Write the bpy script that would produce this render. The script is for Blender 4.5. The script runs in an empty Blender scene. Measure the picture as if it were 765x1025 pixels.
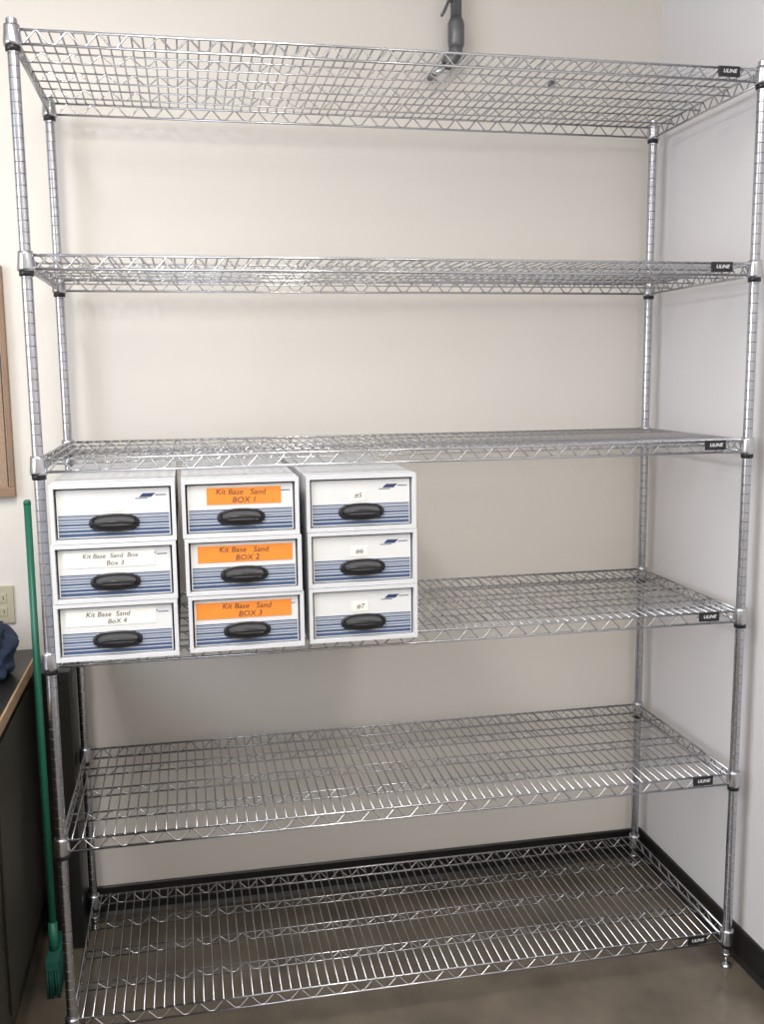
import bpy, math, random, bmesh
from mathutils import Vector, Matrix
from mathutils import noise as NZ
random.seed(4)
W=1.829; D=0.601; BW=0.68; RW=1.889
ZS=[2.4913,2.0070,1.5413,1.0698,0.5957,0.1127]
col=bpy.context.scene.collection

# ------------------------------------------------ materials
def mat(name,rgb,rough=0.5,metal=0.0,noise=0.0,nscale=20,bump=0.0,bscale=80,spec=0.5,coat=0.0):
    m=bpy.data.materials.new(name);m.use_nodes=True;nt=m.node_tree;b=nt.nodes["Principled BSDF"]
    b.inputs["Base Color"].default_value=(*rgb,1);b.inputs["Roughness"].default_value=rough;b.inputs["Metallic"].default_value=metal
    b.inputs["Specular IOR Level"].default_value=spec;b.inputs["Coat Weight"].default_value=coat
    tc=nt.nodes.new("ShaderNodeTexCoord")
    if noise>0:
        n=nt.nodes.new("ShaderNodeTexNoise");n.inputs["Scale"].default_value=nscale;n.inputs["Detail"].default_value=5
        nt.links.new(tc.outputs["Object"],n.inputs["Vector"])
        r=nt.nodes.new("ShaderNodeValToRGB")
        r.color_ramp.elements[0].position=.3;r.color_ramp.elements[1].position=.7
        r.color_ramp.elements[0].color=(*[c*(1-noise) for c in rgb],1);r.color_ramp.elements[1].color=(*[min(1,c*(1+noise)) for c in rgb],1)
        nt.links.new(n.outputs["Fac"],r.inputs["Fac"]);nt.links.new(r.outputs["Color"],b.inputs["Base Color"])
    if bump>0:
        n2=nt.nodes.new("ShaderNodeTexNoise");n2.inputs["Scale"].default_value=bscale;n2.inputs["Detail"].default_value=3
        nt.links.new(tc.outputs["Object"],n2.inputs["Vector"])
        bp=nt.nodes.new("ShaderNodeBump");bp.inputs["Strength"].default_value=bump;bp.inputs["Distance"].default_value=.004
        nt.links.new(n2.outputs["Fac"],bp.inputs["Height"]);nt.links.new(bp.outputs["Normal"],b.inputs["Normal"])
    return m
CHROME=mat("chrome_wire",(.55,.555,.58),.26,1.0)
POSTM=mat("chrome_post",(.52,.53,.57),.24,1.0,noise=.05,nscale=30)
GROOVE=mat("post_groove",(.22,.22,.23),.4,1.0)
BLACKP=mat("black_plastic",(.012,.012,.014),.35)
WHITEINK=mat("white_ink",(.8,.8,.8),.5)
WALLB=mat("wall_paint",(.755,.715,.66),.55,noise=.012,nscale=2,bump=.05,bscale=120)
WALLR=mat("wall_paint_cool_lit",(.745,.725,.73),.55,noise=.012,nscale=2,bump=.05,bscale=120)  # wall paint with the right wall's cool lavender light put into the colour
CEIL=mat("ceiling_paint",(.75,.74,.72),.8)
CONC=mat("polished_concrete",(.135,.112,.086),.20,noise=.30,nscale=5,bump=.05,bscale=30,spec=.6)
BASEB=mat("black_vinyl_base",(.012,.011,.011),.4)
CARD=mat("white_cardboard",(.66,.67,.69),.65,noise=.02,nscale=60)
CARDE=mat("cardboard_seam",(.30,.31,.34),.7)  # darker tone for the seam lines across the box tops
FACE=mat("drawer_print_white",(.73,.735,.73),.45)
BLUE=mat("print_blue",(.055,.090,.185),.5)
BLUEL=mat("print_blue_light",(.19,.24,.34),.5)
NAVY=mat("print_navy",(.03,.05,.14),.5)
ORANGE=mat("orange_paper",(.90,.27,.035),.6,noise=.04,nscale=40)
TAPE=mat("white_tape",(.88,.87,.80),.5)
INK=mat("marker_ink",(.07,.05,.04),.6)
WOOD=mat("maple_wood",(.42,.27,.155),.45,noise=.15,nscale=12)
FRAMEW=mat("brown_board_frame",(.27,.17,.11),.5,noise=.12,nscale=12)
CORK=mat("tan_board",(.36,.25,.17),.8,noise=.08,nscale=90)
BLACKL=mat("black_laminate",(.012,.011,.010),.3,noise=.2,nscale=8)
OLIVE=mat("dark_olive_paint",(.03,.026,.017),.5)
GREEN=mat("green_handle",(.012,.14,.085),.4)
TEAL=mat("teal_bristle",(.01,.10,.08),.7)
DARKP=mat("galvanised_pipe",(.17,.17,.18),.45,.7,noise=.15,nscale=40)
IVORY=mat("ivory_plate",(.50,.46,.34),.4)
CLOTH=mat("navy_cloth",(.02,.035,.075),.85,noise=.3,nscale=14,bump=.4,bscale=60)
GREYP=mat("grey_slot",(.13,.13,.14),.4)

# ------------------------------------------------ mesh builder
class MB:
    def __init__(s): s.v=[];s.f=[];s.mi=[];s.sm=[];s.mats=[]
    def m(s,mt):
        if mt not in s.mats: s.mats.append(mt)
        return s.mats.index(mt)
    def add(s,vs,fs,mt,smooth=False):
        o=len(s.v);s.v+= [tuple(x) for x in vs];k=s.m(mt)
        for f in fs: s.f.append([i+o for i in f]);s.mi.append(k);s.sm.append(smooth)
    def box(s,x0,x1,y0,y1,z0,z1,mt):
        vs=[(x,y,z) for x in (x0,x1) for y in (y0,y1) for z in (z0,z1)]
        s.add(vs,[(0,1,3,2),(4,6,7,5),(0,4,5,1),(2,3,7,6),(0,2,6,4),(1,5,7,3)],mt)
    def tube(s,pts,r,mt,n=6,cap=True):
        pts=[Vector(p) for p in pts];vs=[];fs=[]
        prev=None
        for i,p in enumerate(pts):
            if i==0:d=pts[1]-p
            elif i==len(pts)-1:d=p-pts[i-1]
            else:d=(pts[i+1]-p).normalized()+(p-pts[i-1]).normalized()
            d.normalize()
            if prev is None:
                a=Vector((0,0,1)) if abs(d.z)<.9 else Vector((1,0,0))
                u=d.cross(a).normalized()
            else: u=(prev-d*prev.dot(d)).normalized()
            prev=u;w=d.cross(u);rr=r[i] if isinstance(r,(list,tuple)) else r
            for k in range(n):
                t=2*math.pi*k/n;vs.append(p+(u*math.cos(t)+w*math.sin(t))*rr)
        for i in range(len(pts)-1):
            for k in range(n):
                a=i*n+k;b=i*n+(k+1)%n;fs.append((a,b,b+n,a+n))
        if cap: fs.append(tuple(range(n))[::-1]);fs.append(tuple(range((len(pts)-1)*n,len(pts)*n)))
        s.add(vs,fs,mt,True)
    def lathe(s,cx,cy,prof,mt,n=20,cap=True):
        vs=[];fs=[]
        for r,z in prof:
            for k in range(n):
                t=2*math.pi*k/n;vs.append((cx+r*math.cos(t),cy+r*math.sin(t),z))
        for i in range(len(prof)-1):
            for k in range(n):
                a=i*n+k;b=i*n+(k+1)%n;fs.append((a,b,b+n,a+n))
        if cap: fs.append(tuple(range(n))[::-1]);fs.append(tuple(range((len(prof)-1)*n,len(prof)*n)))
        s.add(vs,fs,mt,True)
    def obj(s,name,parent=None,loc=(0,0,0),bevel=0):
        me=bpy.data.meshes.new(name);me.from_pydata(s.v,[],s.f)
        for m_ in s.mats: me.materials.append(m_)
        for p,k,q in zip(me.polygons,s.mi,s.sm): p.material_index=k;p.use_smooth=q
        me.update()
        o=bpy.data.objects.new(name,me);col.objects.link(o);o.location=loc
        if parent: o.parent=parent
        if bevel:
            b=o.modifiers.new("bevel",'BEVEL');b.width=bevel;b.segments=2;b.limit_method='ANGLE'
        return o
def empty(name,loc=(0,0,0)):
    e=bpy.data.objects.new(name,None);e.empty_display_size=.05;e.location=loc;col.objects.link(e);return e
def text(name,body,size,mt,loc,parent,shear=0,rotz=0,off=0,align='CENTER',sx=1):
    c=bpy.data.curves.new(name,'FONT');c.body=body;c.size=size;c.shear=shear;c.align_x=align;c.align_y='CENTER';c.offset=off;c.resolution_u=3
    c.materials.append(mt);o=bpy.data.objects.new(name,c);col.objects.link(o);o.parent=parent;o.location=loc
    o.rotation_euler=(math.pi/2,rotz,0);o.scale=(sx,1,1);return o

# ------------------------------------------------ room
def room_box(name,x0,x1,y0,y1,z0,z1,mt):
    b=MB();b.box(x0,x1,y0,y1,z0,z1,mt);return b.obj(name)
XL=-2.2;YF=-4.2;CZ=3.25
room_box("floor",XL-.1,RW+.1,YF,BW+.1,-.1,0,CONC)
room_box("wall_back",XL-.1,RW+.1,BW,BW+.1,0,CZ,WALLB)
room_box("wall_right",RW,RW+.1,YF,BW,0,CZ,WALLR)
room_box("wall_left",XL-.1,XL,YF,BW,0,CZ,WALLB)
room_box("wall_front",XL-.1,RW+.1,YF-.1,YF,0,CZ,WALLB)
room_box("ceiling",XL-.1,RW+.1,YF,BW+.1,CZ,CZ+.1,CEIL)
def baseboard(name,axis):
    b=MB();h=.10;t=.008
    prof=[(0,0),(.018,0),(.014,.006),(t,.014),(t,h-.004),(t-.003,h),(0,h)]
    if axis=='back':
        pts=[[(x,BW-p,z) for p,z in prof] for x in (XL,RW)]
    else:
        pts=[[(RW-p,y,z) for p,z in prof] for y in (YF,BW-.001)]
    n=len(prof);vs=pts[0]+pts[1];fs=[(i,(i+1)%n,(i+1)%n+n,i+n) for i in range(n)]
    fs+=[tuple(range(n)),tuple(range(n,2*n))[::-1]]
    b.add(vs,fs,BASEB);return b.obj(name)
baseboard("baseboard_back",'back');baseboard("baseboard_right",'right')

# ------------------------------------------------ shelving unit
unit=empty("wire_shelving_unit",(0,0,0))
H=.034
def zig(a,b,z1,z0,pitch):
    a=Vector(a);b=Vector(b);L=(b-a).length;n=max(2,int(round(L/pitch)));pts=[]
    for i in range(n):
        for f,z in ((0,z0),(.10,z0),(.5-.05,z1),(.5+.05,z1),(.90,z0)):
            p=a.lerp(b,(i+f)/n);pts.append((p.x,p.y,z))
    pts.append((b.x,b.y,z0));return pts
def shelf(i,z):
    b=MB();g=.017
    for (p,q) in [((g,0),(W-g,0)),((g,D),(W-g,D)),((0,g),(0,D-g)),((W,g),(W,D-g))]:
        b.tube([(p[0],p[1],z-.004),(q[0],q[1],z-.004)],.0033,CHROME,8)
        b.tube([(p[0],p[1],z-H),(q[0],q[1],z-H)],.0033,CHROME,8)
        b.tube(zig((p[0],p[1],0),(q[0],q[1],0),z-.006,z-H+.002,.066),.0025,CHROME,5)
    for k in (1,2,3):
        y=D*k/4
        b.tube([(0,y,z-.006),(W,y,z-.006)],.0022,CHROME,6)
        b.tube([(.004,y,z-H+.006),(W-.004,y,z-H+.006)],.0021,CHROME,6)
        b.tube(zig((.01,y,0),(W-.01,y,0),z-.007,z-H+.007,.066),.0020,CHROME,5)
    n=72
    for k in range(1,n):
        x=W*k/n
        b.tube([(x,-.003,z-.002),(x,D+.003,z-.002)],.0022,CHROME,5)
    for cx in (0,W):
        for cy in (0,D):
            b.lathe(cx,cy,[(.0145,z-H-.006),(.0195,z-H-.006),(.0205,z-H),(.0178,z-.002),(.0172,z+.004),(.0145,z+.004)],CHROME,20)
            b.lathe(cx,cy,[(.0135,z-H-.018),(.0165,z-H-.017),(.0168,z-H-.005),(.014,z-H-.003)],BLACKP,20)
    b.obj("shelf_%d"%(i+1),unit)
    m=MB();cx=W-.098
    m.box(cx-.030,cx+.030,-.0085,-.0035,z-.027,z-.001,BLACKP)
    m.obj("shelf_tag_%d"%(i+1),unit,bevel=.0015)
    text("tag_text_%d"%(i+1),"ULINE",.0125,WHITEINK,(cx,-.0090,z-.0135),unit,shear=.25,off=.0003,sx=1.1)
for i,z in enumerate(ZS): shelf(i,z)
for k,(cx,cy) in enumerate([(0,0),(W,0),(0,D),(W,D)]):
    b=MB();R=.0127;z=.045;top=2.510
    b.lathe(cx,cy,[(R,.034),(R,.045)],POSTM,24)
    while z<top-.02:
        b.lathe(cx,cy,[(R,z),(R-.0008,z+.0003),(R-.0008,z+.0014),(R,z+.0017)],GROOVE,24,False)
        zn=min(z+.0254,top-.003)
        b.lathe(cx,cy,[(R,z+.0017),(R,zn)],POSTM,24,False)
        z+=.0254
    b.lathe(cx,cy,[(R,top-.003),(R-.003,top)],POSTM,24)
    b.lathe(cx,cy,[(.006,.008),(.006,.034)],POSTM,12)
    b.lathe(cx,cy,[(.017,0),(.017,.005),(.012,.010),(.008,.012)],POSTM,6)
    b.obj("post_%d"%(k+1),unit)

# ------------------------------------------------ drawer boxes
def ellipse_pts(rx,rz,n=36,p=2.4):
    out=[]
    for k in range(n):
        t=2*math.pi*k/n;c,s_=math.cos(t),math.sin(t)
        out.append((rx*math.copysign(abs(c)**(2/p),c),rz*math.copysign(abs(s_)**(2/p),s_)))
    return out
def drawer_box(xc,yf,z0,bw,bh,label,lines,rot=0):
    e=empty("file_drawer_box",(xc,yf,z0));e.rotation_euler=(0,0,rot)
    L=.61;t=.009;hw=bw/2
    b=MB()
    b.box(-hw,-hw+t,0,L,0,bh,CARD);b.box(hw-t,hw,0,L,0,bh,CARD)
    b.box(-hw+t,hw-t,0,L,0,t,CARD);b.box(-hw+t,hw-t,0,L,bh-t,bh,CARD);b.box(-hw+t,hw-t,L-.004,L,t,bh-t,CARD)
    for yy in (.045,.30): b.box(-hw+.004,hw-.004,yy,yy+.0015,bh,bh+.0004,CARDE)
    b.obj("sleeve",e,bevel=.0015)
    fy=.011;fw=hw-t-.004;f0=t+.0025;f1=bh-t-.0045;fh=f1-f0
    b=MB();b.box(-fw,fw,fy,L-.02,f0,f1,FACE);b.obj("drawer",e,bevel=.002)
    b=MB();y=fy-.0006
    def strip(a,c,mt,x0=-fw+.003,x1=fw-.003):
        b.box(x0,x1,y,fy+.001,f0+a*fh,f0+c*fh,mt)
    strip(.03,.10,BLUE);strip(.12,.175,BLUE);strip(.195,.24,BLUEL);strip(.258,.30,BLUE);strip(.318,.352,BLUEL);strip(.37,.40,BLUE);strip(.418,.438,BLUEL);strip(.452,.475,BLUE)
    lx=fw-.050;lz=f0+.85*fh
    b.add([(lx-.020,y,lz-.0045),(lx+.008,y,lz-.0045),(lx+.018,y,lz+.0045),(lx-.010,y,lz+.0045)],[(0,1,2,3)],NAVY)
    b.box(lx-.028,lx+.0,y,fy+.001,lz-.0080,lz-.0062,BLUE)
    b.box(lx+.018,lx+.042,y,fy+.001,lz-.001,lz+.001,BLUE)
    b.obj("printed_bands",e)
    b=MB();hc=f0+.30*fh
    o=ellipse_pts(.057,.0215);n=len(o)
    vs=[(x,fy-.001,hc+z) for x,z in o]+[(x*.97,fy-.006,hc+z*.94) for x,z in o]+[(x*.82,fy-.006,hc+.004+z*.60) for x,z in o]+[(x*.80,fy-.002,hc+.004+z*.57) for x,z in o]
    fs=[(r*n+i,r*n+(i+1)%n,(r+1)*n+(i+1)%n,(r+1)*n+i) for r in range(3) for i in range(n)]
    b.add(vs,fs,BLACKP,True)
    b.add(vs[3*n:],[tuple(range(n))],GREYP)
    pts=[]
    for k in range(17):
        u=-1+2*k/16;pts.append((u*.046,fy-.006-.014*(1-u*u)**.6,hc-.002+.006*(1-u*u)))
    b.tube(pts,[.003+.0015*(1-abs(-1+2*k/16)) for k in range(17)],BLACKP,10)
    vs=[];fs=[];NU,NV=20,8
    for i in range(NU+1):
        u=math.pi*i/NU
        for j in range(NV+1):
            v=math.pi/2*j/NV
            vs.append((.050*math.cos(u),fy-.005-.012*math.sin(v)*math.sin(u),hc-.005-.0155*math.sin(u)*math.cos(v)))
    for i in range(NU):
        for j in range(NV):
            a=i*(NV+1)+j;fs.append((a,a+1,a+NV+2,a+NV+1))
    b.add(vs,fs,BLACKP,True)
    b.obj("handle",e)
    if label:
        b=MB();lw,lh,lcx,lcz,mt=label
        b.box(lcx-lw/2,lcx+lw/2,fy-.0012,fy,f0+fh*lcz-lh/2,f0+fh*lcz+lh/2,mt);b.obj("label",e)
        for q,(s_,size,tx,dz,rz) in enumerate(lines):
            text("handwriting_%d"%(q+1),s_,size,INK,(tx,fy-.0018,f0+fh*lcz+dz),e,shear=.18,rotz=rz,sx=1.05)
bh=.1372
Z0=ZS[3]+.0008
for r in range(3):
    z=Z0+(2-r)*(bh+.0012)
    lab=(.062,.020,-.012,.60,TAPE);ln=[]
    if r==0: lab=(.040,.014,.0,.60,FACE)
    if r==1: lab=(.205,.036,-.012,.78,TAPE);ln=[("Kit Base  Sand  Box",.0150,-.01,.008,0),("Box 3",.016,0,-.009,.02)]
    if r==2: lab=(.205,.036,-.012,.78,TAPE);ln=[("Kit Base  Sand",.0165,-.02,.008,0),("BoX 4",.016,0,-.009,-.02)]
    drawer_box([.171,.168,.166][r],[-.088,-.092,-.092][r],z,.280,bh,lab,ln,[0,.004,-.002][r])
    ow=[.175,.225,.228][r];oc=[.008,.004,-.006][r]
    drawer_box([.463,.466,.469][r],[-.078,-.082,-.080][r],z,.276,bh,(ow,.040,oc,.76,ORANGE),
        [("Kit Base   Sand",.0185,0,.009,.02),("BOX %d"%(r+1),.019,.008,-.010,0)],[0,-.003,.004][r])
    drawer_box([.756,.757,.757][r],[-.066,-.068,-.070][r],z,.272,bh,(.040,.024,-.008,.66,TAPE),[("#%d"%(r+5),.017,-.008,0,0)],[.003,0,-.003][r])

# ------------------------------------------------ pipe on the wall
p=MB();py=BW-.045
p.tube([(1.192,py,CZ),(1.192,py,2.78)],.017,DARKP,16)
p.tube([(1.192,py,2.79),(1.192,py,2.775),(1.192,py,2.715),(1.19,py,2.70)],[.019,.025,.025,.019],DARKP,16)
p.tube([(1.192,py,2.715),(1.190,py,2.69),(1.178,py,2.672),(1.160,py,2.655)],[.022,.022,.022,.020],DARKP,16)
p.tube([(1.165,py,2.66),(1.118,py,2.617)],.011,CHROME,12)
p.tube([(1.120,py,2.619),(1.108,py,2.608)],.015,DARKP,10)
p.tube([(1.185,py,2.84),(1.165,py-.012,2.832),(1.150,py-.012,2.80),(1.143,py-.012,2.79)],.005,DARKP,8)
for zz in (2.93,3.12):
    p.box(1.165,1.219,py-.004,BW,zz-.01,zz+.01,DARKP)
p.box(1.178,1.206,py,BW,2.735,2.755,DARKP)
p.obj("conduit_pipe")
k=MB();k.tube([(1.515,BW,2.625),(1.515,BW-.012,2.625),(1.515,BW-.014,2.625)],[.011,.011,.007],DARKP,14);k.tube([(1.515,BW-.012,2.625),(1.515,BW-.03,2.622)],.003,DARKP,8);k.obj("screw_hook")

# ------------------------------------------------ left side things
bd=MB();x1=-.165;x0=-1.15;z0,z1=1.375,2.05;B=BW-.001
bd.box(x0+.02,x1-.02,B-.014,B,z0+.02,z1-.02,CORK)
bd.box(x0,x1,B-.024,B,z0,z0+.03,FRAMEW);bd.box(x0,x1,B-.024,B,z1-.03,z1,FRAMEW)
bd.box(x0,x0+.03,B-.024,B,z0+.03,z1-.03,FRAMEW);bd.box(x1-.014,x1,B-.024,B,z0+.03,z1-.03,FRAMEW)
bd.obj("bulletin_board",bevel=.002)
ou=MB();ox,oz=-.228,1.045
ou.box(ox-.036,ox+.036,B-.006,B,oz-.058,oz+.058,IVORY)
for dz in (-.021,.021):
    ou.box(ox-.016,ox+.016,B-.008,B-.005,oz+dz-.014,oz+dz+.014,IVORY)
    ou.box(ox-.008,ox-.005,B-.0088,B-.006,oz+dz-.006,oz+dz+.006,BLACKP)
    ou.box(ox+.005,ox+.008,B-.0088,B-.006,oz+dz-.006,oz+dz+.006,BLACKP)
ou.obj("electrical_outlet",bevel=.0015)
ct=MB();cx1=-.125
ct.box(-1.3,cx1-.006,-.55,BW-.020,.875,.905,BLACKL)
ct.box(cx1-.006,cx1,-.55,BW-.020,.872,.906,WOOD)
ct.box(-1.28,cx1-.02,-.50,BW-.022,.09,.875,BLACKL)
ct.box(-1.26,cx1-.05,-.43,BW-.03,0,.09,BLACKL)
ct.box(cx1-.02,cx1-.014,-.46,-.06,.14,.83,OLIVE);ct.box(cx1-.02,cx1-.014,.0,.60,.14,.83,OLIVE)
ct.obj("lab_counter",bevel=.0015)
bc=MB();bc.box(-.112,-.022,.50,.655,0,.86,BLACKL);bc.box(-.114,-.020,.498,.657,.84,.875,BLACKP);bc.box(-.085,-.05,.494,.50,.70,.72,BLACKP)
bc.obj("black_storage_case",bevel=.004)
br=MB()
br.tube([(-.085,.330,.12),(-.107,.49,1.37)],.0100,GREEN,14)
br.tube([(-.107,.49,1.37),(-.1073,.492,1.38),(-.1075,.493,1.385)],[.0105,.0105,.006],GREEN,12)
br.tube([(-.0845,.325,.10),(-.0855,.333,.19)],.013,GREEN,14)
br.box(-.100,-.066,.26,.42,.085,.112,TEAL)
for i in range(18):
    for j in range(5):
        x=-.097+j*.007;y=.265+i*.0088
        br.tube([(x,y,.09),(x+random.uniform(-.002,.002),y+random.uniform(-.002,.002),.002)],.0028,TEAL,4)
br.obj("push_broom")
bm=bmesh.new();bmesh.ops.create_icosphere(bm,subdivisions=5,radius=1)
for v in bm.verts:
    n_=NZ.noise(v.co*1.8)*.30+NZ.noise(v.co*4.5)*.14+abs(NZ.noise(v.co*9))*.07
    c=v.co*(1+n_);z=max(c.z,-.35)+.35
    v.co=Vector((c.x*.15,c.y*.19,z*.12))
me=bpy.data.meshes.new("folded_jacket");bm.to_mesh(me);bm.free();me.materials.append(CLOTH)
for q in me.polygons:q.use_smooth=True
o=bpy.data.objects.new("folded_jacket",me);col.objects.link(o);o.location=(-.300,.42,.9065)

# ------------------------------------------------ lights
def area(name,loc,rot,sx,sy,power,colr):
    l=bpy.data.lights.new(name,'AREA');l.shape='RECTANGLE';l.size=sx;l.size_y=sy;l.energy=power;l.color=colr
    o=bpy.data.objects.new(name,l);col.objects.link(o);o.location=loc;o.rotation_euler=rot;return o
area("ceiling_light_panel",(-.2,-1.3,CZ-.03),(0,0,0),.5,1.2,60,(1,.96,.90))
area("ceiling_light_panel",(1.2,-2.6,CZ-.03),(0,0,0),.5,1.2,40,(1,.96,.90))
area("window_daylight",(XL+.05,-1.8,2.0),(0,-math.pi/2,0),1.4,1.8,62,(.78,.86,1.0))
w=bpy.data.worlds.new("world");bpy.context.scene.world=w;w.use_nodes=True
w.node_tree.nodes["Background"].inputs[0].default_value=(.8,.85,1,1);w.node_tree.nodes["Background"].inputs[1].default_value=.3
bpy.context.scene.view_settings.view_transform='Standard'
# ------------------------------------------------ camera
cd=bpy.data.cameras.new("camera");cd.sensor_fit='VERTICAL';cd.sensor_height=24;cd.lens=973.3/1025*24;cd.clip_start=.05
co=bpy.data.objects.new("camera",cd);col.objects.link(co);co.location=(.3426,-2.3825,1.7270);co.rotation_euler=(1.4295,.0113,-.1989)
bpy.context.scene.camera=co
